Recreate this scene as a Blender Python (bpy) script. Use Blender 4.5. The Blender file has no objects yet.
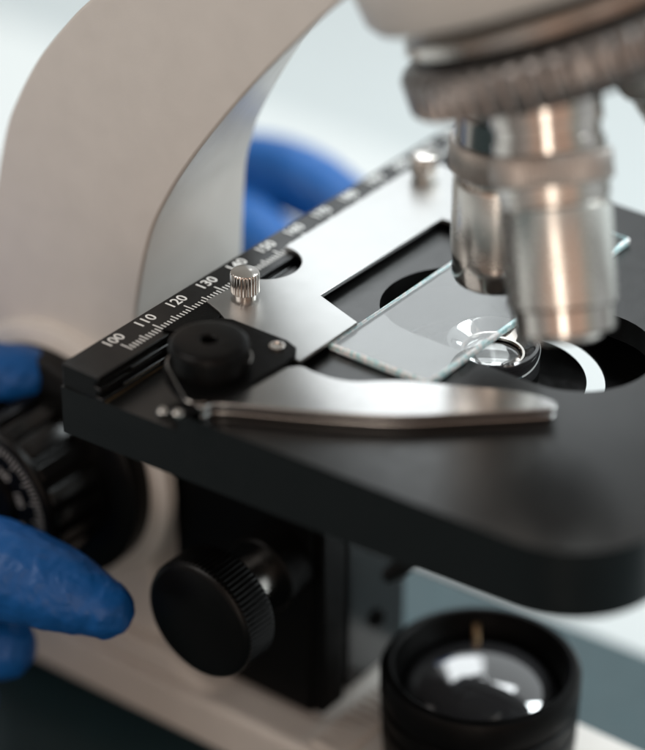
import bpy, bmesh, math, random
from mathutils import Vector, Matrix
R = math.radians
S = 0.001                      # every length below is in millimetres
random.seed(4)
scene = bpy.context.scene
C = scene.collection

# ------------------------------------------------------------------ camera
PITCH, YAW = R(31.41), R(37.44)
cam_pos = Vector((-376.69, -287.16, 283.48))
fwd = Vector((math.cos(YAW) * math.cos(PITCH), math.sin(YAW) * math.cos(PITCH), -math.sin(PITCH)))
FH = Vector((math.cos(YAW), math.sin(YAW), 0))          # horizontal view direction
RH = Vector((math.sin(YAW), -math.cos(YAW), 0))         # horizontal right
cd = bpy.data.cameras.new('camera')
cam = bpy.data.objects.new('camera', cd); C.objects.link(cam)
cam.location = cam_pos * S
cam.rotation_euler = fwd.to_track_quat('-Z', 'Y').to_euler()
cd.sensor_fit = 'HORIZONTAL'; cd.sensor_width = 36; cd.lens = 36 * 2700 / 645
cd.clip_start = 0.01; cd.clip_end = 60
cd.dof.use_dof = True
cd.dof.focus_distance = 0.564
cd.dof.aperture_fstop = 5.8
cd.dof.aperture_blades = 0
scene.camera = cam

# ------------------------------------------------------------------ world: a dim room, pale towards the window, warm behind the camera
w = bpy.data.worlds.new('World'); scene.world = w; w.use_nodes = True
nt = w.node_tree; N = nt.nodes; L = nt.links
bg = N['Background']
tc = N.new('ShaderNodeTexCoord')
def wdot(v):
    d = N.new('ShaderNodeVectorMath'); d.operation = 'DOT_PRODUCT'
    d.inputs[1].default_value = v
    L.new(tc.outputs['Generated'], d.inputs[0]); return d.outputs['Value']
def wramp(sock, stops):
    m = N.new('ShaderNodeMapRange'); m.inputs[1].default_value = -1; m.inputs[2].default_value = 1
    L.new(sock, m.inputs[0])
    r = N.new('ShaderNodeValToRGB'); el = r.color_ramp.elements
    el[0].position = stops[0][0]; el[0].color = (*stops[0][1], 1)
    el[1].position = stops[-1][0]; el[1].color = (*stops[-1][1], 1)
    for p, c in stops[1:-1]:
        e = el.new(p); e.color = (*c, 1)
    L.new(m.outputs[0], r.inputs[0]); return r.outputs[0]
SUNNY = FH * .80 + RH * .60
side = wramp(wdot(tuple(SUNNY)), [(0.0, (.30, .23, .19)), (.35, (.26, .21, .18)), (.6, (.5, .52, .53)), (1.0, (1.0, 1.06, 1.08))])
elev = wramp(wdot((0, 0, 1)), [(.30, (.35, .33, .32)), (.5, (.8, .8, .8)), (.65, (.8, .8, .8)), (1.0, (.5, .5, .5))])
# the room behind the camera: warm wood and skin tones, darker gaps between
room = wramp(wdot(tuple(RH)), [(0.0, (.66, .69, .70)), (.12, (.62, .55, .50)), (.25, (.84, .58, .45)), (.40, (.50, .36, .29)), (.50, (.96, .72, .60)),
                               (.60, (.82, .56, .43)), (.80, (.88, .62, .49)), (.88, (.52, .53, .46)), (1.0, (.62, .65, .62))])
back = N.new('ShaderNodeMapRange'); back.inputs[1].default_value = .15; back.inputs[2].default_value = .75
L.new(wdot(tuple(-FH)), back.inputs[0])
mr = N.new('ShaderNodeMix'); mr.data_type = 'RGBA'
L.new(back.outputs[0], mr.inputs[0]); L.new(side, mr.inputs[6]); L.new(room, mr.inputs[7])
mx = N.new('ShaderNodeMix'); mx.data_type = 'RGBA'; mx.blend_type = 'MULTIPLY'; mx.inputs[0].default_value = 1
L.new(mr.outputs[2], mx.inputs[6]); L.new(elev, mx.inputs[7]); L.new(mx.outputs[2], bg.inputs[0])
bg.inputs[1].default_value = 0.8

# ------------------------------------------------------------------ lamps
def area(name, pos, target, sx, sy, power, col):
    ld = bpy.data.lights.new(name, 'AREA'); ld.shape = 'RECTANGLE'
    ld.size = sx * S; ld.size_y = sy * S; ld.energy = power; ld.color = col
    o = bpy.data.objects.new(name, ld); C.objects.link(o)
    o.location = Vector(pos) * S
    o.rotation_euler = (Vector(target) - Vector(pos)).to_track_quat('-Z', 'Y').to_euler()
    return o
P0 = Vector((20, 0, 0))
area('window_light', P0 + FH * 1300 - RH * 45 + Vector((0, 0, 1150)), P0, 430, 1500, 4.9, (.93, .98, 1.0))
area('side_window_light', P0 + RH * 1350 + FH * 250 + Vector((0, 0, 1500)), P0, 1300, 1100, 60, (.90, .98, 1.0))
area('lamp_strip', P0 - FH * 1150 - RH * 130 + Vector((0, 0, 300)), P0, 190, 800, 2.2, (1.0, .86, .74))
area('left_fill_light', P0 + Vector((-720, 560, 900)), P0, 800, 700, 7.2, (1.0, .95, .90))  # added fill lamp: brightens the slide's near edge and the arm's side face
area('overhead_fill_light', P0 + FH * 1000 + RH * 150 + Vector((0, 0, 1450)), P0, 900, 700, 9.5, (.93, .98, 1.0))  # added fill lamp high behind the stage, to brighten the far hand's tops

scene.view_settings.view_transform = 'Standard'
scene.view_settings.look = 'None'
scene.view_settings.exposure = 0.0
scene.view_settings.gamma = 1.0
scene.cycles.max_bounces = 32; scene.cycles.glossy_bounces = 32; scene.cycles.transmission_bounces = 32

# ------------------------------------------------------------------ materials
def mat(name, col, rough=.5, metal=0.0, spec=.5, bump=0.0, bscale=800, var=.06, rvar=.06, vscale=120, dust=0, brush=0, **kw):
    m = bpy.data.materials.new(name); m.use_nodes = True
    nt = m.node_tree; N = nt.nodes; L = nt.links
    b = N['Principled BSDF']
    b.inputs['Metallic'].default_value = metal
    b.inputs['Specular IOR Level'].default_value = spec
    tcn = N.new('ShaderNodeTexCoord')
    n1 = N.new('ShaderNodeTexNoise'); n1.inputs['Scale'].default_value = vscale; n1.inputs['Detail'].default_value = 6
    L.new(tcn.outputs['Object'], n1.inputs['Vector'])
    cr = N.new('ShaderNodeValToRGB'); e = cr.color_ramp.elements
    e[0].position = .3; e[1].position = .7
    e[0].color = (*[max(0, c * (1 - var)) for c in col], 1); e[1].color = (*[min(1, c * (1 + var)) for c in col], 1)
    L.new(n1.outputs[0], cr.inputs[0]); L.new(cr.outputs[0], b.inputs['Base Color'])
    mr = N.new('ShaderNodeMapRange'); mr.inputs[3].default_value = max(.01, rough - rvar); mr.inputs[4].default_value = rough + rvar
    mr.inputs[1].default_value = .3; mr.inputs[2].default_value = .7
    n2 = N.new('ShaderNodeTexNoise'); n2.inputs['Scale'].default_value = vscale * 2.3; n2.inputs['Detail'].default_value = 8
    L.new(tcn.outputs['Object'], n2.inputs['Vector'])
    L.new(n2.outputs[0], mr.inputs[0]); L.new(mr.outputs[0], b.inputs['Roughness'])
    if bump:
        n3 = N.new('ShaderNodeTexNoise'); n3.inputs['Scale'].default_value = bscale; n3.inputs['Detail'].default_value = 3
        L.new(tcn.outputs['Object'], n3.inputs['Vector'])
        bp = N.new('ShaderNodeBump'); bp.inputs['Strength'].default_value = bump; bp.inputs['Distance'].default_value = .0003
        L.new(n3.outputs[0], bp.inputs['Height']); L.new(bp.outputs[0], b.inputs['Normal'])
    if dust:
        nd = N.new('ShaderNodeTexVoronoi'); nd.inputs['Scale'].default_value = 520; nd.inputs['Randomness'].default_value = 1
        L.new(tcn.outputs['Object'], nd.inputs['Vector'])
        sep = N.new('ShaderNodeSeparateColor'); L.new(nd.outputs['Color'], sep.inputs[0])
        lim = N.new('ShaderNodeMath'); lim.operation = 'MULTIPLY_ADD'; lim.inputs[1].default_value = .16; lim.inputs[2].default_value = -.085
        L.new(sep.outputs[0], lim.inputs[0])                  # radius of each speck; most cells have none
        lt = N.new('ShaderNodeMath'); lt.operation = 'LESS_THAN'; L.new(nd.outputs['Distance'], lt.inputs[0]); L.new(lim.outputs[0], lt.inputs[1])
        am = N.new('ShaderNodeMath'); am.operation = 'MULTIPLY'; am.inputs[1].default_value = dust; L.new(lt.outputs[0], am.inputs[0])
        dm = N.new('ShaderNodeMix'); dm.data_type = 'RGBA'; L.new(am.outputs[0], dm.inputs[0]); L.new(cr.outputs[0], dm.inputs[6]); dm.inputs[7].default_value = (.35, .34, .32, 1)
        L.new(dm.outputs[2], b.inputs['Base Color'])
    if brush:
        mp = N.new('ShaderNodeMapping'); mp.inputs['Scale'].default_value = (25, 2600, 2600); mp.inputs['Rotation'].default_value = (0, 0, .15)
        L.new(tcn.outputs['Object'], mp.inputs[0])
        nb = N.new('ShaderNodeTexNoise'); nb.inputs['Scale'].default_value = 1; nb.inputs['Detail'].default_value = 4; L.new(mp.outputs[0], nb.inputs['Vector'])
        bb = N.new('ShaderNodeBump'); bb.inputs['Strength'].default_value = brush; bb.inputs['Distance'].default_value = .00012
        L.new(nb.outputs[0], bb.inputs['Height'])
        if bump: L.new(bp.outputs[0], bb.inputs['Normal'])
        L.new(bb.outputs[0], b.inputs['Normal'])
    for k, v in kw.items(): b.inputs[k.replace('_', ' ')].default_value = v
    return m
M = {}
M['cream'] = mat('cream_enamel', (.61, .58, .545), .34, bump=.12, bscale=1500, var=.03)
M['black'] = mat('black_satin_paint', (.0018, .0018, .0018), .42, bump=.18, bscale=1800, spec=.10, dust=.15)
M['stage'] = mat('black_stage_coating', (.003, .003, .003), .31, bump=.04, bscale=2200, spec=.55, rvar=.025, dust=.25)
M['rule'] = mat('black_anodised_rule', (.005, .005, .005), .34, spec=.3)
M['grip'] = mat('satin_grip_metal', (.50, .46, .43), .4, metal=1, var=.03)
M['gloss'] = mat('black_gloss_metal', (.004, .004, .004), .2, spec=.35)
M['plastic'] = mat('black_plastic', (.002, .002, .002), .36, spec=.15, bump=.1, dust=.2)
M['steel'] = mat('brushed_steel', (.42, .42, .415), .34, metal=1, var=.02, bump=.03, bscale=3000, rvar=.012, brush=.12)
M['steel_edge'] = mat('steel_edge', (.46, .455, .45), .24, metal=1, bump=.03, bscale=2500, rvar=.015, brush=.1)
M['chrome'] = mat('satin_chrome', (.70, .66, .62), .17, metal=1, var=.02, rvar=.02)
M['barrel'] = mat('satin_nickel', (.72, .69, .65), .26, metal=1, var=.02, rvar=.03)
M['dark_chrome'] = mat('dark_chrome', (.36, .34, .32), .15, metal=1, var=.03, rvar=.02)
M['gunmetal'] = mat('gunmetal_grip', (.27, .25, .24), .34, metal=.95, var=.05)
M['white'] = mat('white_marking', (.78, .78, .76), .6, var=.05)
M['grey_mark'] = mat('grey_marking', (.36, .36, .35), .6)
M['brass'] = mat('brass', (.55, .38, .22), .35, metal=1)
M['rubber'] = mat('black_rubber', (.02, .02, .02), .8)
M['glove'] = mat('blue_nitrile', (.004, .080, .28), .46, spec=.35, bump=.6, bscale=300, var=.08, rvar=.02, vscale=60, Sheen_Weight=.0, Sheen_Roughness=.4)
M['mat'] = mat('teal_mat', (.016, .043, .050), .5, bump=.2, bscale=900, var=.08)
M['table'] = mat('white_laminate', (.51, .53, .525), .5, var=.01)
M['floor'] = mat('pale_floor', (.58, .625, .63), .6, var=.02, vscale=3)

def glass_mat(name, col=(1, 1, 1), rough=0.0, ior=1.5):
    m = bpy.data.materials.new(name); m.use_nodes = True
    b = m.node_tree.nodes['Principled BSDF']
    b.inputs['Base Color'].default_value = (*col, 1)
    b.inputs['Roughness'].default_value = rough
    b.inputs['IOR'].default_value = ior
    b.inputs['Transmission Weight'].default_value = 1
    return m
M['glass'] = glass_mat('clear_glass', (.97, .985, .98))
M['coated'] = mat('coated_lens', (.03, .03, .032), .05, spec=1.0, var=.01, rvar=.01, IOR=2.3, dust=.2)
M['lens'] = glass_mat('lens_glass', (.97, .97, .96), .0, 1.55)
def ground_edge():
    m = bpy.data.materials.new('ground_glass_edge'); m.use_nodes = True
    nt = m.node_tree; N = nt.nodes; L = nt.links; b = N['Principled BSDF']; out = N['Material Output']
    t = N.new('ShaderNodeTexCoord'); n = N.new('ShaderNodeTexNoise'); n.inputs['Scale'].default_value = 700; n.inputs['Detail'].default_value = 4
    L.new(t.outputs['Object'], n.inputs['Vector'])
    cr = N.new('ShaderNodeValToRGB'); e = cr.color_ramp.elements
    e[0].position = .40; e[0].color = (.50, .84, .88, 1); e[1].position = .58; e[1].color = (1, 1, 1, 1)
    L.new(n.outputs[0], cr.inputs[0]); L.new(cr.outputs[0], b.inputs['Base Color'])
    b.inputs['Roughness'].default_value = .25; b.inputs['Specular IOR Level'].default_value = 1.0; b.inputs['IOR'].default_value = 1.9
    bp = N.new('ShaderNodeBump'); bp.inputs['Strength'].default_value = 1; bp.inputs['Distance'].default_value = .0007
    L.new(n.outputs[0], bp.inputs['Height']); L.new(bp.outputs[0], b.inputs['Normal'])
    tr = N.new('ShaderNodeBsdfTranslucent'); L.new(cr.outputs[0], tr.inputs['Color'])
    mix = N.new('ShaderNodeMixShader'); mix.inputs[0].default_value = .12
    L.new(b.outputs[0], mix.inputs[1]); L.new(tr.outputs[0], mix.inputs[2]); L.new(mix.outputs[0], out.inputs['Surface'])
    return m
M['ground'] = ground_edge()

# ------------------------------------------------------------------ mesh helpers (all in millimetres, world axes)
def frame(z):
    z = Vector(z).normalized()
    a = Vector((1, 0, 0)) if abs(z.x) < .9 else Vector((0, 1, 0))
    x = (a - z * a.dot(z)).normalized()
    return Matrix((x, z.cross(x), z)).transposed()
def lathe(bm, prof, o=(0, 0, 0), d=(0, 0, 1), seg=96, mod=None, mi=0):
    """prof: (radius, height along d[, ribbed]) from one end to the other; radius 0 closes an end."""
    F = frame(d); o = Vector(o); rings = []
    for q in prof:
        r, h = q[0], q[1]
        if r <= 1e-6:
            rings.append([bm.verts.new((o + F @ Vector((0, 0, h))) * S)]); continue
        ring = []
        for i in range(seg):
            a = 2 * math.pi * i / seg
            rr = r
            if len(q) > 2 and mod: rr = r * (1 - mod(a) * q[2])
            ring.append(bm.verts.new((o + F @ Vector((rr * math.cos(a), rr * math.sin(a), h))) * S))
        rings.append(ring)
    for A, B in zip(rings, rings[1:]):
        if len(A) == 1 and len(B) == 1: continue
        if len(A) == 1:
            for i in range(seg): bm.faces.new((A[0], B[(i + 1) % seg], B[i])).material_index = mi
        elif len(B) == 1:
            for i in range(seg): bm.faces.new((A[i], A[(i + 1) % seg], B[0])).material_index = mi
        else:
            for i in range(seg): bm.faces.new((A[i], A[(i + 1) % seg], B[(i + 1) % seg], B[i])).material_index = mi
def prism(bm, poly, z0, z1):
    lo = [bm.verts.new(Vector((x, y, z0)) * S) for x, y in poly]
    hi = [bm.verts.new(Vector((x, y, z1)) * S) for x, y in poly]
    n = len(poly)
    bm.faces.new(lo[::-1]); bm.faces.new(hi)
    for i in range(n): bm.faces.new((lo[i], lo[(i + 1) % n], hi[(i + 1) % n], hi[i]))
def prism_x(bm, poly, x0, x1, poly2=None):
    """poly in (y, z), extruded along x; poly2 may give the other end another outline."""
    poly2 = poly2 or poly
    a = [bm.verts.new(Vector((x0, y, z)) * S) for y, z in poly]
    b = [bm.verts.new(Vector((x1, y, z)) * S) for y, z in poly2]
    n = len(poly)
    bm.faces.new(a[::-1]); bm.faces.new(b)
    for i in range(n): bm.faces.new((a[i], a[(i + 1) % n], b[(i + 1) % n], b[i]))
def box(bm, x0, x1, y0, y1, z0, z1):
    prism(bm, [(x0, y0), (x1, y0), (x1, y1), (x0, y1)], z0, z1)
def tube(bm, pts, rad, seg=16):
    """round bar through pts; rad one number or one per point; closed ends"""
    pts = [Vector(p) for p in pts]
    rad = [rad] * len(pts) if isinstance(rad, (int, float)) else rad
    rings = []; up = None
    for i, p in enumerate(pts):
        t = (pts[min(i + 1, len(pts) - 1)] - pts[max(i - 1, 0)]).normalized()
        if up is None: up = frame(t) @ Vector((1, 0, 0))
        up = (up - t * up.dot(t)).normalized(); v = t.cross(up)
        rings.append([bm.verts.new((p + (up * math.cos(2 * math.pi * k / seg) + v * math.sin(2 * math.pi * k / seg)) * rad[i]) * S) for k in range(seg)])
    for A, B in zip(rings, rings[1:]):
        for k in range(seg): bm.faces.new((A[k], A[(k + 1) % seg], B[(k + 1) % seg], B[k]))
    bm.faces.new(rings[0][::-1]); bm.faces.new(rings[-1])
def smooth_line(pts, n=6):
    """Catmull-Rom through 2-, 3- or 4-tuples"""
    P = [Vector(p) if len(p) < 5 else p for p in pts]; out = []
    for i in range(len(P) - 1):
        p0 = P[max(i - 1, 0)]; p1 = P[i]; p2 = P[i + 1]; p3 = P[min(i + 2, len(P) - 1)]
        for k in range(n):
            t = k / n
            out.append(.5 * ((2 * p1) + (p2 - p0) * t + (2 * p0 - 5 * p1 + 4 * p2 - p3) * t * t + (3 * p1 - p0 - 3 * p2 + p3) * t ** 3))
    out.append(P[-1]); return out
def arc(cx, cy, r, a0, a1, n=12):
    return [(cx + r * math.cos(R(a0 + (a1 - a0) * i / n)), cy + r * math.sin(R(a0 + (a1 - a0) * i / n))) for i in range(n + 1)]
def obj(name, bm, m, parent=None, bevel=0, bseg=3, angle=35, label=None):
    bmesh.ops.recalc_face_normals(bm, faces=bm.faces[:])
    me = bpy.data.meshes.new(name); bm.to_mesh(me); bm.free()
    for k in (m if isinstance(m, list) else [m]): me.materials.append(k)
    me.polygons.foreach_set('use_smooth', [True] * len(me.polygons))
    me.set_sharp_from_angle(angle=R(angle))
    o = bpy.data.objects.new(name, me); C.objects.link(o)
    if bevel:
        b = o.modifiers.new('bevel', 'BEVEL'); b.width = bevel * S; b.segments = bseg; b.limit_method = 'ANGLE'; b.angle_limit = R(40)
        b.harden_normals = True
    if parent: attach(o, parent)
    if label: o['label'] = label
    return o
def attach(o, parent):
    o.parent = parent
    bpy.context.view_layer.update()
    o.matrix_parent_inverse = parent.matrix_world.inverted()
def bake(o):
    """replace an object's mesh by its evaluated mesh and drop the modifiers"""
    bpy.context.view_layer.update()
    dg = bpy.context.evaluated_depsgraph_get()
    me = bpy.data.meshes.new_from_object(o.evaluated_get(dg), depsgraph=dg)
    o.modifiers.clear(); o.data = me
def cut(o, cutters):
    for bm in cutters:
        bmesh.ops.recalc_face_normals(bm, faces=bm.faces[:])
        me = bpy.data.meshes.new('cutter'); bm.to_mesh(me); bm.free()
        c = bpy.data.objects.new('cutter', me); C.objects.link(c)
        b = o.modifiers.new('cut', 'BOOLEAN'); b.operation = 'DIFFERENCE'; b.solver = 'EXACT'; b.object = c
        bake(o)
        bpy.data.objects.remove(c)
def tag(o, label, cat, group=None, kind=None):
    if kind: o['kind'] = kind
    else: o['label'] = label; o['category'] = cat
    if group: o['group'] = group
def text_mesh(bm, body, size, mtx, depth=.04):
    cu = bpy.data.curves.new('text', 'FONT'); cu.body = body; cu.size = size; cu.align_x = 'CENTER'; cu.align_y = 'CENTER'
    cu.extrude = depth; cu.resolution_u = 4; cu.offset = size * .010
    o = bpy.data.objects.new('text', cu); C.objects.link(o)
    bpy.context.view_layer.update()
    dg = bpy.context.evaluated_depsgraph_get()
    me = bpy.data.meshes.new_from_object(o.evaluated_get(dg), depsgraph=dg)
    me.transform(Matrix.Scale(S, 4) @ mtx)
    bm.from_mesh(me)
    bpy.data.objects.remove(o); bpy.data.meshes.remove(me)

# ------------------------------------------------------------------ setting
ZT = -135
bm = bmesh.new(); box(bm, -900, 300, -900, 1300, ZT - 30, ZT); o = obj('table_top', bm, M['table'], bevel=2); tag(o, 0, 0, kind='structure')
bm = bmesh.new(); box(bm, -9000, 9000, -9000, 9000, -520, -500); o = obj('floor', bm, M['floor']); tag(o, 0, 0, kind='structure')
bm = bmesh.new(); prism(bm, [(-620, -420), (122, -420), (98, 240), (-620, 225)], ZT + .1, ZT + 1.6)
o = obj('desk_mat', bm, M['mat'], bevel=.6); tag(o, 'dark teal desk mat lying flat under the microscope', 'desk mat')

# ------------------------------------------------------------------ microscope
mic = bpy.data.objects.new('microscope', None); C.objects.link(mic)
mic.location = Vector((26, 30, ZT + 1.6)) * S; mic.empty_display_size = .05
tag(mic, 'cream and black laboratory microscope standing on the teal mat', 'microscope')
bpy.context.view_layer.update()
AX, AY = 28.0, -22.0          # optical axis

# base
bm = bmesh.new()
prism(bm, [(2, 124)] + [(2, -80)] + arc(18, -80, 16, 180, 270, 8)[1:] + arc(34, -80, 16, 270, 360, 8) + [(50, 124)], -124, -110)
base = obj('base', bm, M['cream'], mic, bevel=2.5)
bm = bmesh.new()
for k in range(11): box(bm, 5 + k * 2.7, 6.5 + k * 2.7, -1, 8.6, -110.4, -108.6)
obj('vent_rib', bm, M['cream'], base, bevel=.3)
for x, y in ((14, 110), (38, 110), (14, -70), (38, -70)):
    bm = bmesh.new(); lathe(bm, [(0, ZT + 1.6), (8, ZT + 1.6), (8.5, -123.5), (0, -123.5)], (x, y, 0), seg=32); obj('rubber_foot', bm, M['rubber'], base)

# arm
inner_n = [(55, -111), (58, -85), (60.5, -55), (60.8, -30), (59.3, -15), (54.7, 4), (48.5, 17), (39.8, 30.3), (26.1, 48), (13.2, 62.6), (2.2, 74), (-10, 84), (-30, 94)]
inner_f = [(55, -111), (58, -85), (59, -55), (58.6, -30), (57.4, -14.5), (56, 6.5), (54, 15), (51.3, 22.7), (43.3, 37), (33, 52), (20, 66), (2, 80), (-24, 93)]
outer = [(-30, 130), (-5, 122), (25, 102), (54, 69.5), (68.7, 56.6), (75.6, 49.6), (84.6, 38.8), (91.8, 27.2), (96.2, 17.5), (101.5, -2), (107, -30), (109, -60), (112, -90), (116, -111)]
sl = lambda p, n: [(q.x, q.y) for q in smooth_line([Vector((a, b)) for a, b in p], n)]
pn = sl(inner_n, 10) + sl(outer, 10); pf = sl(inner_f, 10) + sl(outer, 10)
bm = bmesh.new(); prism_x(bm, pn, 8, 43.5, pf)
arm = obj('arm', bm, M['cream'], mic, bevel=1.2, angle=50)
KY, KZ = 82.3, -60.0          # focus axis
for s in (-1, 1):
    bm = bmesh.new()
    lathe(bm, [(33, 0), (32.5, 2.4), (31, 3.4), (0, 3.4)], (8 if s < 0 else 43.5, KY, KZ), (s, 0, 0), 96); obj('knob_boss', bm, M['cream'], arm)

# lower plinth of the arm
bm = bmesh.new(); prism_x(bm, [(30, -113), (52, -104), (112, -102), (122, -113), (122, -123), (30, -123)], 4.5, 47)
obj('arm_foot', bm, M['cream'], arm, bevel=3)

# stage
bm = bmesh.new()
prism(bm, [(-38.6, 38.5)] + arc(-13.2, -67.5, 20, 183, 270, 10) + arc(70, -67.5, 20, 270, 360, 10) + [(91, 38.5)], -15, 0)
stage = obj('stage', bm, M['stage'], mic)
c1 = bmesh.new(); prism(c1, arc(31.5, -10.5, 16.5, 0, 180, 24) + arc(31.5, -40, 16.5, 180, 360, 24), -40, 20)
c2 = bmesh.new(); box(c2, -60, -7, 9, 60, -4, 10)
c3 = bmesh.new(); box(c3, -60, 120, 27, 60, -4.02, 10)
c4 = bmesh.new(); box(c4, -16, 74, -66, 22, -30, -5.5)
cut(stage, [c1, c2, c3, c4])
stage.data.polygons.foreach_set('use_smooth', [True] * len(stage.data.polygons)); stage.data.set_sharp_from_angle(angle=R(35))
b = stage.modifiers.new('bevel', 'BEVEL'); b.width = 1.7 * S; b.segments = 5; b.limit_method = 'ANGLE'; b.angle_limit = R(50); b.harden_normals = True
# rule along the back of the stage
bm = bmesh.new()
prism_x(bm, [(38.3, -3.96), (38.3, 1.5), (28.4, 1.5), (28.4, .2), (29.4, .1), (29.4, -1.0), (28.0, -1.1), (28.0, -2.2), (29.0, -2.3), (29.0, -3.2), (27.4, -3.3), (27.4, -3.96)], -38.3, 112)
obj('ruler', bm, M['rule'], stage, bevel=.6)
bm = bmesh.new(); tube(bm, [(-29, 28.0, -.4), (96, 28.0, -.4)], .32, 10); obj('guide_rail', bm, M['gloss'], stage)
bm = bmesh.new(); tube(bm, [(-32, 27.6, -2.7), (96, 27.6, -2.7)], .32, 10); obj('guide_rail', bm, M['gloss'], stage)
bm = bmesh.new(); box(bm, -37.6, -8, 26.9, 27.25, -3.97, -3.72); obj('edge_strip', bm, M['brass'], stage)
bm = bmesh.new()
TX = -25.6
for k in range(0, 136):
    Lt = 3.1 if k % 10 == 0 else (2.4 if k % 5 == 0 else 1.7)
    box(bm, TX + k - .16, TX + k + .16, 30.4, 30.4 + Lt, 1.52, 1.56)
for k in range(14):
    text_mesh(bm, str(100 + 10 * k), 3.7, Matrix.Translation((TX + 10 * k + .3, 35.75, 1.53)))
obj('scale_markings', bm, M['white'], stage)
# carriage block that rides on the rule
bm = bmesh.new(); prism(bm, [(-16.5, 30.2), (-14.5, 24), (-1, 24), (-1, 30.2)], 1.56, 2.2); box(bm, -15, -8, 22, 27, -3.9, 1.5)
obj('carriage', bm, M['black'], stage, bevel=.25)
bm = bmesh.new(); tube(bm, [(-33, -39.6, -20.6), (-32.4, -41.2, -18.9), (-31, -44, -16), (-29, -47, -13)], [1.5, 1.8, 1.8, 1.8], 20); obj('stop_screw', bm, M['plastic'], stage)

# slide holder: flat steel bracket
notch = arc(18.2, 30.6, 7.8, 6, -168, 20)
plate = [(-10, 20), (-10, -.6), (-1.9, -.6), (9.6, -.5), (13.8, 12.3), (57, 12.0), (57.6, 6), (60, -9), (76, -9), (79, 31.5)] + notch + [(9.5, 29), (-2.6, 30.0), (-4.4, 25), (-6, 22)]
bm = bmesh.new(); prism(bm, plate, 1.62, 2.62)
holder = obj('slide_holder', bm, M['steel'], mic, bevel=.18, bseg=2)
def thumbscrew(x, y):
    bm = bmesh.new(); n = 26
    mod = lambda a: .5 + .5 * math.cos(a * n)
    lathe(bm, [(0, 2.6), (2.5, 2.6), (2.5, 3.5), (3.0, 3.7), (3.15, 4.0, .07), (3.15, 8.0, .07), (2.9, 8.35), (2.75, 8.45), (0, 8.45)], (x, y, 0), seg=n * 8, mod=mod)
    return obj('thumbscrew', bm, M['chrome'], holder, angle=50)
thumbscrew(4.1, 24.8); thumbscrew(71.0, 26.6)
# pivot plate with the clamp arm
pv = [(-33.5, 14.5), (-30, 18.5), (-25, 20.8), (-19, 22.6), (-13, 23.4), (-8.5, 22.2), (-7.0, 19.0), (-6.9, 5.0), (-8.0, 1.8), (-10.5, .2), (-14, -.4), (-29.9, .6), (-34.5, 3.6), (-36.5, 7.0), (-35.5, 11)]
bm = bmesh.new(); prism(bm, pv, 2.66, 4.1); obj('pivot_plate', bm, M['black'], holder, bevel=.3)
bm = bmesh.new(); lathe(bm, [(0, 4.1), (1.75, 4.1), (1.7, 4.5), (1.2, 4.6), (1.0, 4.25), (0, 4.2)], (-10.3, 4.9, 0), seg=40); obj('rivet', bm, M['chrome'], holder)
bm = bmesh.new(); KX, KYY = -24.6, 10.8
lathe(bm, [(0, 4.1), (8.1, 4.1), (8.1, 9.0), (7.9, 9.8), (7.4, 10.3), (6.7, 10.5), (2.0, 10.5), (1.7, 10.2), (1.5, 7.6), (0, 7.5)], (KX, KYY, 0), seg=96)
obj('pivot_knob', bm, M['plastic'], holder)
up = [(-34.5, 5.2), (-30.7, 5.2), (-24, 4.0), (-18.6, 1.5), (-12.6, -2.2), (-12.4, -6), (-11.9, -11.0), (-10.2, -15), (-7.6, -18.0), (-4.4, -22.0), (0.2, -30.6), (6.4, -42.9), (7.6, -49.2)]
lowr = [(7.2, -51.2), (5.4, -51.8), (3.0, -49.8), (-6.2, -39.9), (-15.5, -29.6), (-23.8, -16.3), (-29.4, -5.9), (-33.6, 1.6), (-36.2, 2.6), (-36.8, 4.4)]
bm = bmesh.new(); prism(bm, sl(up, 3) + sl(lowr, 3), 2.1, 3.4); prism(bm, [(x + .25, y + .4) for x, y in sl(up, 3) + sl(lowr, 3)][2:-2], .2, 1.25); box(bm, -20, -12, -8, 0, 1.2, 2.2)
obj('clamp_arm', bm, M['steel_edge'], holder, bevel=.5, bseg=4)
wire = [(KX + 8.4 * math.cos(R(a)), KYY + 8.4 * math.sin(R(a)), 6.4 - (a + 70) * .006) for a in range(-70, 150, 8)]
wire += [(-33.6, 12.2, 4.6), (-35.4, 9.2, 4.2), (-36.9, 6.6, 3.9), (-36.6, 4.4, 3.8), (-35.2, 3.0, 3.7)]
bm = bmesh.new(); tube(bm, smooth_line(wire, 3), .24, 10)
obj('spring_wire', bm, M['dark_chrome'], holder)
bm = bmesh.new(); prism(bm, sl([(-36.5, 7), (-39.5, 8.6), (-42.4, 9.2), (-44.0, 7.4), (-43, 5.6), (-40, 4.2), (-36.4, 3)], 4), 2.3, 3.4)
obj('release_lever', bm, M['black'], holder, bevel=.5)
for x, y in ((-42.3, 7.9), (-41.0, 5.2)):
    bm = bmesh.new(); lathe(bm, [(0, 3.2), (1.1, 3.2), (1.05, 3.8), (.6, 4.2), (0, 4.3)], (x, y, 0), seg=24); obj('lever_pin', bm, M['chrome'], holder)

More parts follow.
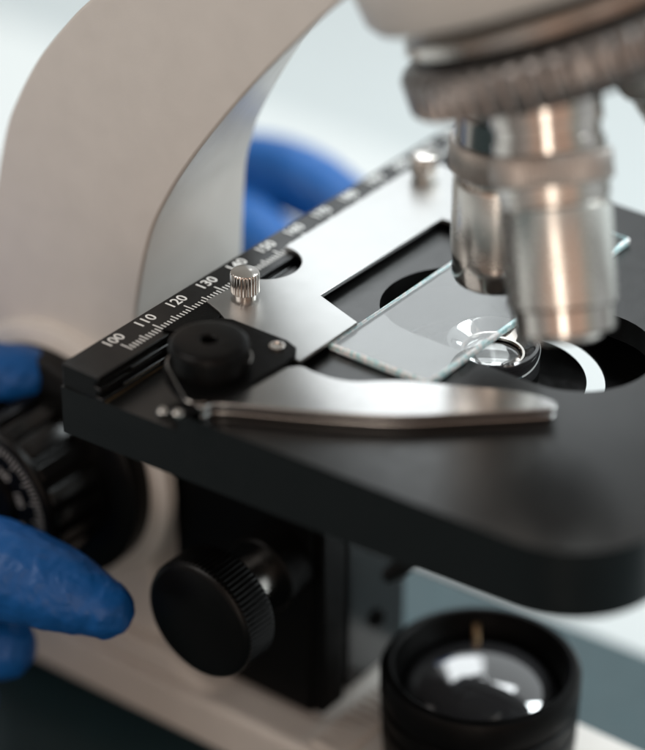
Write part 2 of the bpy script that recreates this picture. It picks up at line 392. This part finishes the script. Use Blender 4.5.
# nosepiece
BETA = R(25)
NU = Vector((0, math.sin(BETA), math.cos(BETA))); NO = Vector((28, -43, 68.2))
def nlathe(name, prof, m, parent, mod=None, seg=128, **k):
    bm = bmesh.new(); lathe(bm, prof, NO, NU, seg, mod); return obj(name, bm, m, parent, **k)
nose = nlathe('nosepiece', [(0, -5.5), (14, -5), (27, -2.5), (33, 1), (33.5, 9), (30, 10.5), (29.5, 16), (0, 16)], M['black'], mic)
mod = lambda a: max(0, math.sin(a * 52)) ** .5
nlathe('grip_ring', [(33.6, 1.2), (35.4, .2), (36.4, .4), (37, 1.2, .045), (37, 7.2, .045), (36.2, 8.4), (33.5, 9.8), (33.4, 9.3)], M['gunmetal'], nose, mod, 52 * 10, angle=60)
nlathe('chrome_ring', [(29.4, 11.2), (33.2, 11.4), (34.6, 12.2), (34.0, 14.0), (31.5, 15.2), (29.4, 15.4)], M['chrome'], nose)
nlathe('head_mount', [(0, 17), (34, 17), (38, 17.8), (39.6, 20), (41, 34), (42, 50), (42, 80), (0, 80)], M['cream'], nose)

# viewing head above the frame, which shades what lies below it
bm = bmesh.new(); prism_x(bm, [(-92, 150), (-60, 132), (60, 128), (140, 122), (150, 150), (110, 215), (20, 235), (-70, 205)], -12, 64)
obj('viewing_head', bm, M['cream'], mic, bevel=8)

# objectives
def objective(tip, direction, prof_body, prof_cap, prof_knurl, prof_neck, rn, tiplens):
    up = -Vector(direction).normalized(); tip = Vector(tip)
    bm = bmesh.new(); lathe(bm, prof_body, tip, up, 96); o = obj('objective', bm, M['barrel'], mic)
    bm = bmesh.new(); lathe(bm, prof_cap, tip, up, 96); obj('front_cap', bm, M['chrome'], o)
    n = 72; md = lambda a: .5 + .5 * math.cos(a * n)
    bm = bmesh.new(); lathe(bm, prof_knurl, tip, up, n * 8, md); obj('knurled_ring', bm, M['grip'], o, angle=60)
    bm = bmesh.new(); lathe(bm, prof_neck, tip, up, 96); obj('neck', bm, M['dark_chrome'] if rn else M['chrome'], o)
    bm = bmesh.new(); lathe(bm, [(0, .3), (tiplens, .5), (tiplens, 1.2), (0, 1.2)], tip, up, 48); obj('front_lens', bm, M['gloss'], o)
    return o
objective((AX, AY, 12.6), (0, 0, -1),
          [(9.25, 6.2), (9.5, 6.5), (9.5, 22.5), (9.2, 23.2), (8.4, 23.4), (8.4, 25.4)],
          [(4.5, .9), (5, .3), (8.0, 0), (8.7, .3), (9.1, 1.2), (9.2, 6.2)],
          [(8.2, 25.0), (10.0, 25.2), (10.4, 25.8, .04), (10.4, 31.2, .04), (10.0, 31.8), (8.6, 32)],
          [(8.6, 31.6), (9.4, 32.2), (9.4, 38), (8.8, 38.2), (8.8, 41), (9.8, 41.2), (9.8, 50)], True, 4.6).name
T1 = Vector((7.1, -52.6, 18.2)); T0 = Vector((17.8, -39.3, 55.0))
objective(T1, T1 - T0,
          [(9.9, 6.6), (10.6, 7.2), (10.8, 26.0), (10.9, 26.2), (10.6, 26.6), (10.6, 27.4), (11.0, 27.8), (11.0, 30.5)],
          [(3.2, .9), (3.6, .2), (6.6, 0), (7.2, .5), (7.4, 1.4), (9.2, 1.6), (9.8, 2.0), (10.0, 6.6)],
          [(10.2, 30.2), (11.5, 30.4), (11.9, 30.9, .03), (11.9, 35.8, .03), (11.5, 36.4), (10.2, 36.6)],
          [(10.2, 36.2), (10.9, 36.8), (10.9, 38.8), (10.3, 39), (10.3, 41.5), (10.9, 41.8), (10.9, 50)], False, 3.4)
D2 = Vector((.42, -.38, -.82)).normalized(); S2 = Vector((36, -45, 74))
objective(S2 + D2 * 44, D2,
          [(9.0, 6.6), (9.4, 7.2), (9.4, 26.4), (9.0, 27.2), (8.6, 27.4), (8.6, 30.5)],
          [(3.2, .9), (3.6, .2), (6.6, 0), (7.2, .5), (7.4, 1.4), (8.7, 1.6), (9, 2.0), (9, 6.6)],
          [(8.6, 30.2), (10, 30.4), (10.2, 30.9, .03), (10.2, 35.8, .03), (10, 36.4), (9, 36.6)],
          [(9, 36.2), (9.4, 36.8), (9.4, 38.8), (9.2, 39), (9.2, 50)], True, 3.4)

# condenser under the stage opening
bm = bmesh.new()
lathe(bm, [(0, -46), (15, -46), (15.5, -45), (15.5, -24), (12.5, -14.5), (19.7, -12.4), (19.8, -12.0), (12.8, -12.0), (9.8, -11.0), (9.8, -4.4), (9.5, -3.7), (9.0, -3.5), (8.6, -3.8), (6.4, -5.9), (6.2, -8), (0, -8)], (AX, AY, 0), seg=128)
cond = obj('condenser', bm, M['gloss'], mic)
bm = bmesh.new(); lathe(bm, [(0, -7.9), (6.1, -7.9), (6.1, -6.6), (5.4, -6.1), (4, -5.7), (2, -5.45), (0, -5.4)], (AX, AY, 0), seg=64); obj('lens', bm, M['lens'], cond)
bm = bmesh.new(); lathe(bm, [(9.85, -9), (9.95, -4.3), (9.6, -3.5), (9.0, -3.3), (8.5, -3.6), (6.5, -5.7)], (AX, AY, 0), seg=96); obj('lens_collar', bm, M['coated'], cond)
bm = bmesh.new(); lathe(bm, [(6.15, -6.2), (6.2, -5.6), (6.9, -5.5), (7.2, -5.85)], (AX, AY, 0), seg=64); obj('lens_ring', bm, M['dark_chrome'], cond)
bm = bmesh.new(); lathe(bm, [(23.7, -12.6), (40, -12.6), (40, -11.9), (24, -11.9), (23.7, -12.2), (23.7, -12.6)], (AX, AY, 0), seg=128); obj('carrier_ring', bm, M['black'], cond)
bm = bmesh.new(); sec = arc(AX, AY, 26, 8, 262, 60) + arc(AX, AY, 17, 262, 8, 60); prism(bm, sec, -14.2, -13.2); obj('gap_blocker', bm, M['black'], cond)  # black arc added to block the bright view through the rest of the gap
bm = bmesh.new(); box(bm, 14, 42, 2, 14, -44, -34); obj('mounting_arm', bm, M['black'], cond, bevel=1)

# stage bracket
bm = bmesh.new(); box(bm, 10, 44, 12, 52, -107, -14.9); brk = obj('stage_bracket', bm, M['black'], mic, bevel=1.5)
bm = bmesh.new(); box(bm, 10.8, 19, 9.2, 12.2, -106, -15.4); obj('rail', bm, M['black'], brk, bevel=.8)
bm = bmesh.new(); box(bm, 22, 44, 10.6, 12.2, -106, -15.4); obj('slide_face', bm, M['gloss'], brk, bevel=.4)
bm = bmesh.new(); lathe(bm, [(0, 0), (2.4, 0), (2.4, 1), (1.6, 1.2), (1.3, .5), (0, .4)], (33, 10.6, -92), (0, -1, 0), 32); obj('screw', bm, M['black'], brk)

# condenser focus knob
def ribs(n, p=.5): return lambda a: (.5 + .5 * math.cos(a * n)) ** p
CY, CZ = 20.3, -66.3
bm = bmesh.new(); n = 76
lathe(bm, [(0, 0), (12.6, 0), (13.8, .7), (14.2, 1.5), (14.3, 2.0, .03), (14.3, 9.2, .03), (13.6, 9.9), (0, 10)], (-20, CY, CZ), (1, 0, 0), n * 8, ribs(n))
ck = obj('condenser_knob', bm, M['plastic'], mic, angle=60)
bm = bmesh.new(); lathe(bm, [(0, 9), (5.2, 9), (5.2, 29.5), (0, 29.5)], (-20, CY, CZ), (1, 0, 0), 48); obj('shaft', bm, M['barrel'], ck)
bm = bmesh.new(); lathe(bm, [(0, 0), (8.6, 0), (9, .5), (9, 8), (0, 8)], (1.8, CY, CZ), (1, 0, 0), 64); obj('shaft_boss', bm, M['black'], ck)

# coaxial focus knobs, one each side of the arm
def focus_knob(s):
    x0 = 5.0 if s < 0 else 46.5
    d = (s, 0, 0)
    bm = bmesh.new(); n = 22
    lathe(bm, [(0, 0), (27.5, 0), (28.6, 1), (28.7, 6.0), (27, 7.4), (22, 8), (0, 8)], (x0, KY, KZ), d, 128)
    kn = obj('coarse_focus_knob', bm, M['plastic'], mic)
    md = lambda a: 1 if (a * n / (2 * math.pi)) % 1 > .55 else 0
    bm = bmesh.new(); lathe(bm, [(0, 7.8), (20.8, 7.8), (21.2, 8.2, .07), (20.4, 22.4, .07), (20.0, 23, .03), (0, 23)], (x0, KY, KZ), d, n * 20, md)
    obj('fine_focus_knob', bm, M['gloss'], kn)
    bm = bmesh.new(); lathe(bm, [(18.4, 22.5), (20.0, 22.6), (20.1, 24.2), (19.5, 25), (18.8, 25), (18.2, 24.4), (8.8, 24.3), (8.3, 25.6), (0, 25.8)], (x0, KY, KZ), d, 128)
    dial = obj('dial', bm, M['plastic'], kn)
    if s > 0: return
    bm = bmesh.new()
    xf = x0 - 24.46
    for k in range(100):
        a = 2 * math.pi * k / 100
        r1 = 14.0 if k % 5 == 0 else 15.4
        m4 = Matrix.Translation((xf, KY, KZ)) @ Matrix.Rotation(a, 4, 'X')
        q = [m4 @ Vector(v) for v in ((0, -.14, r1), (0, .14, r1), (0, .14, 17.5), (0, -.14, 17.5))]
        bm.faces.new([bm.verts.new(v * S) for v in q])
    # numerals stand on the ring, read from the -X side with their heads outwards
    for k in range(10):
        th = R(90 - 36 * k + 4)
        # radial direction in (y, z); seen from -X, +Y points left
        rad = Vector((0, -math.cos(th), math.sin(th)))
        tan = rad.cross(Vector((-1, 0, 0)))
        m3 = Matrix((tan, rad, Vector((-1, 0, 0)))).transposed().to_4x4()
        text_mesh(bm, str(20 * ((k + 7) % 10)), 2.7, Matrix.Translation(Vector((xf, KY, KZ)) + rad * 10.9) @ m3, .02)
    obj('dial_markings', bm, M['grey_mark'], dial)
focus_knob(-1); focus_knob(1)

# illuminator with its field lens
bm = bmesh.new()
prof = [(0, -110), (21.0, -110), (21.4, -109), (21.4, -105.6), (20.6, -105.2), (20.6, -104), (21.6, -103.4), (21.6, -100.2), (20.8, -99.8), (20.8, -98.4), (21.8, -97.8), (21.8, -92.4), (21.0, -91.2), (19.6, -90.8), (18.9, -91.4), (18.4, -94), (16.3, -100.6), (16.3, -103), (0, -103)]
lathe(bm, [(r * 1.04, h - (4 if h < -109.5 else 0)) for r, h in prof], (AX, AY, 4), seg=128)
ill = obj('field_illuminator', bm, M['black'], mic)
bm = bmesh.new()
lathe(bm, [(0, -102.4), (17.6, -102.4), (17.6, -99.6)] + [(17.6 * math.cos(R(t)), -99.6 + 6.4 * math.sin(R(t))) for t in range(8, 90, 8)] + [(0, -93.2)], (AX, AY, 4), seg=96)
obj('field_lens', bm, M['coated'], ill, angle=60)
bm = bmesh.new(); lathe(bm, [(0, -102.95), (11.5, -102.95), (11.5, -102.93), (0, -102.93)], (AX, AY, 4), seg=64); obj('diffuser', bm, M['plastic'], ill)
mk = Vector((AX, AY, 4)) + FH * 18.3
bm = bmesh.new(); tube(bm, [mk + Vector((0, 0, -93.5)), mk - FH * 1.4 + Vector((0, 0, -99))], .9, 8); obj('index_mark', bm, M['brass'], ill)

# ------------------------------------------------------------------ glass slide in the holder
bm = bmesh.new(); box(bm, 0, 76, -25.4, 0, .1, 1.95)
for f in bm.faces: f.material_index = 0
sl_o = obj('glass_slide', bm, [M['glass'], M['ground']], bevel=.6, bseg=2)
sl_o.modifiers['bevel'].material = 1
for f in sl_o.data.polygons:
    if abs(f.normal.z) < .5: f.material_index = 1
tag(sl_o, 'clear glass microscope slide held between the steel bracket and the clamp arm', 'glass slide')

# ------------------------------------------------------------------ gloved hands
def hand(name, chains, label):
    bm = bmesh.new()
    for ch in chains:
        pts = smooth_line([Vector(p) for p in ch], 8)       # x, y, z, radius
        P = [Vector(p[:3]) for p in pts]; Rr = [p[3] for p in pts]
        # round both ends
        def capend(p, q, r):
            d = (p - q).normalized(); return [(p + d * r * math.sin(R(a)), r * math.cos(R(a))) for a in (20, 40, 60, 78)]
        a = capend(P[0], P[1], Rr[0]); b = capend(P[-1], P[-2], Rr[-1])
        P = [x for x, _ in a[::-1]] + P + [x for x, _ in b]; Rr = [x for _, x in a[::-1]] + Rr + [x for _, x in b]
        tube(bm, P, Rr, 24)
    o = obj(name, bm, M['glove'])
    m = o.modifiers.new('remesh', 'REMESH'); m.mode = 'VOXEL'; m.voxel_size = .6 * S; m.use_smooth_shade = True
    m = o.modifiers.new('smooth', 'SMOOTH'); m.factor = .5; m.iterations = 8
    tx = bpy.data.textures.new('glove_folds', 'CLOUDS'); tx.noise_scale = .009; tx.noise_depth = 3
    m = o.modifiers.new('folds', 'DISPLACE'); m.texture = tx; m.strength = .0009; m.mid_level = .5; m.texture_coords = 'LOCAL'
    tx = bpy.data.textures.new('glove_creases', 'MARBLE'); tx.noise_scale = .0035; tx.turbulence = 7; tx.noise_depth = 2
    m = o.modifiers.new('creases', 'DISPLACE'); m.texture = tx; m.strength = .00035; m.mid_level = .5; m.texture_coords = 'LOCAL'
    bake(o)
    o.data.polygons.foreach_set('use_smooth', [True] * len(o.data.polygons))
    tag(o, label, 'hand', 'gloved hands on the focus knobs')
    return o
hand('gloved_hand', [
    [(1.5, 82.2, -37, 4.6), (-1, 85, -36.4, 6.4), (-9, 94, -36, 7.6), (-22, 109, -35, 8.8), (-32, 122, -36, 10.5), (-44, 148, -52, 12)],     # thumb
    [(-31, 37, -63.5, 6.8), (-33, 46, -62.0, 9.2), (-37, 62, -60.5, 11.2), (-44, 88, -60, 11.8), (-54, 122, -58, 11.5), (-56, 150, -56, 13)],  # index
    [(-34, 66, -85, 8.0), (-38, 77, -85, 9.4), (-50, 96, -84, 9.6), (-60, 126, -76, 11), (-58, 152, -66, 13)],     # middle
    [(-36, 76, -104, 6.4), (-46, 92, -102, 8), (-60, 112, -96, 9), (-64, 134, -86, 10.5), (-58, 154, -76, 12.5)],  # ring
    [(-40, 96, -114, 5.8), (-52, 110, -112, 7), (-62, 126, -104, 8), (-62, 142, -94, 9.5), (-58, 156, -84, 12)],   # little
    [(-50, 146, -62, 15), (-56, 158, -70, 18), (-58, 178, -74, 22), (-62, 205, -78, 23)],                           # palm and wrist
    [(-56, 150, -58, 13), (-58, 180, -64, 20), (-64, 230, -78, 24)],
], 'blue gloved right hand turning the near focus knob beside the dial')
hand('gloved_hand', [
    [(116.4, 76.7, -46.8, 7.6), (118.4, 84.7, -44.5, 9), (121.4, 100.7, -42.8, 9.8), (126.4, 122.7, -47.8, 10.2), (130.4, 150.7, -62.8, 11.7), (134.4, 174.7, -74.8, 13.8)],      # index
    [(92, 72, -56, 7.2), (94.4, 83, -51.5, 8.7), (102, 104, -51, 9.8), (124, 136, -66, 11.1), (136.4, 170.7, -84.8, 13.8)],      # middle
    [(114.4, 80.7, -82.8, 7), (120.4, 96.7, -81.8, 8.5), (128.4, 122.7, -84.8, 9.5), (134.4, 150.7, -90.8, 11.1), (136.4, 174.7, -94.8, 13.8)],         # ring
    [(114.4, 90.7, -99.8, 6.1), (122.4, 108.7, -99.8, 7.4), (130.4, 130.7, -100.8, 8.7), (136.4, 156.7, -100.8, 10.1), (136.4, 176.7, -102.8, 12.7)],         # little
    [(94.4, 102.7, -48.8, 7), (102.4, 114.7, -48.8, 8.5), (112.4, 130.7, -56.8, 10.1), (124.4, 158.7, -72.8, 12.7), (132.4, 178.7, -80.8, 13.8)],           # thumb
    [(132.4, 168.7, -80.8, 15.9), (134.4, 182.7, -88.8, 20.1), (148.4, 200.7, -96.8, 23.3), (180.4, 216.7, -110.8, 25.4)],
], 'blue gloved left hand reaching round the far side behind the stage rule')
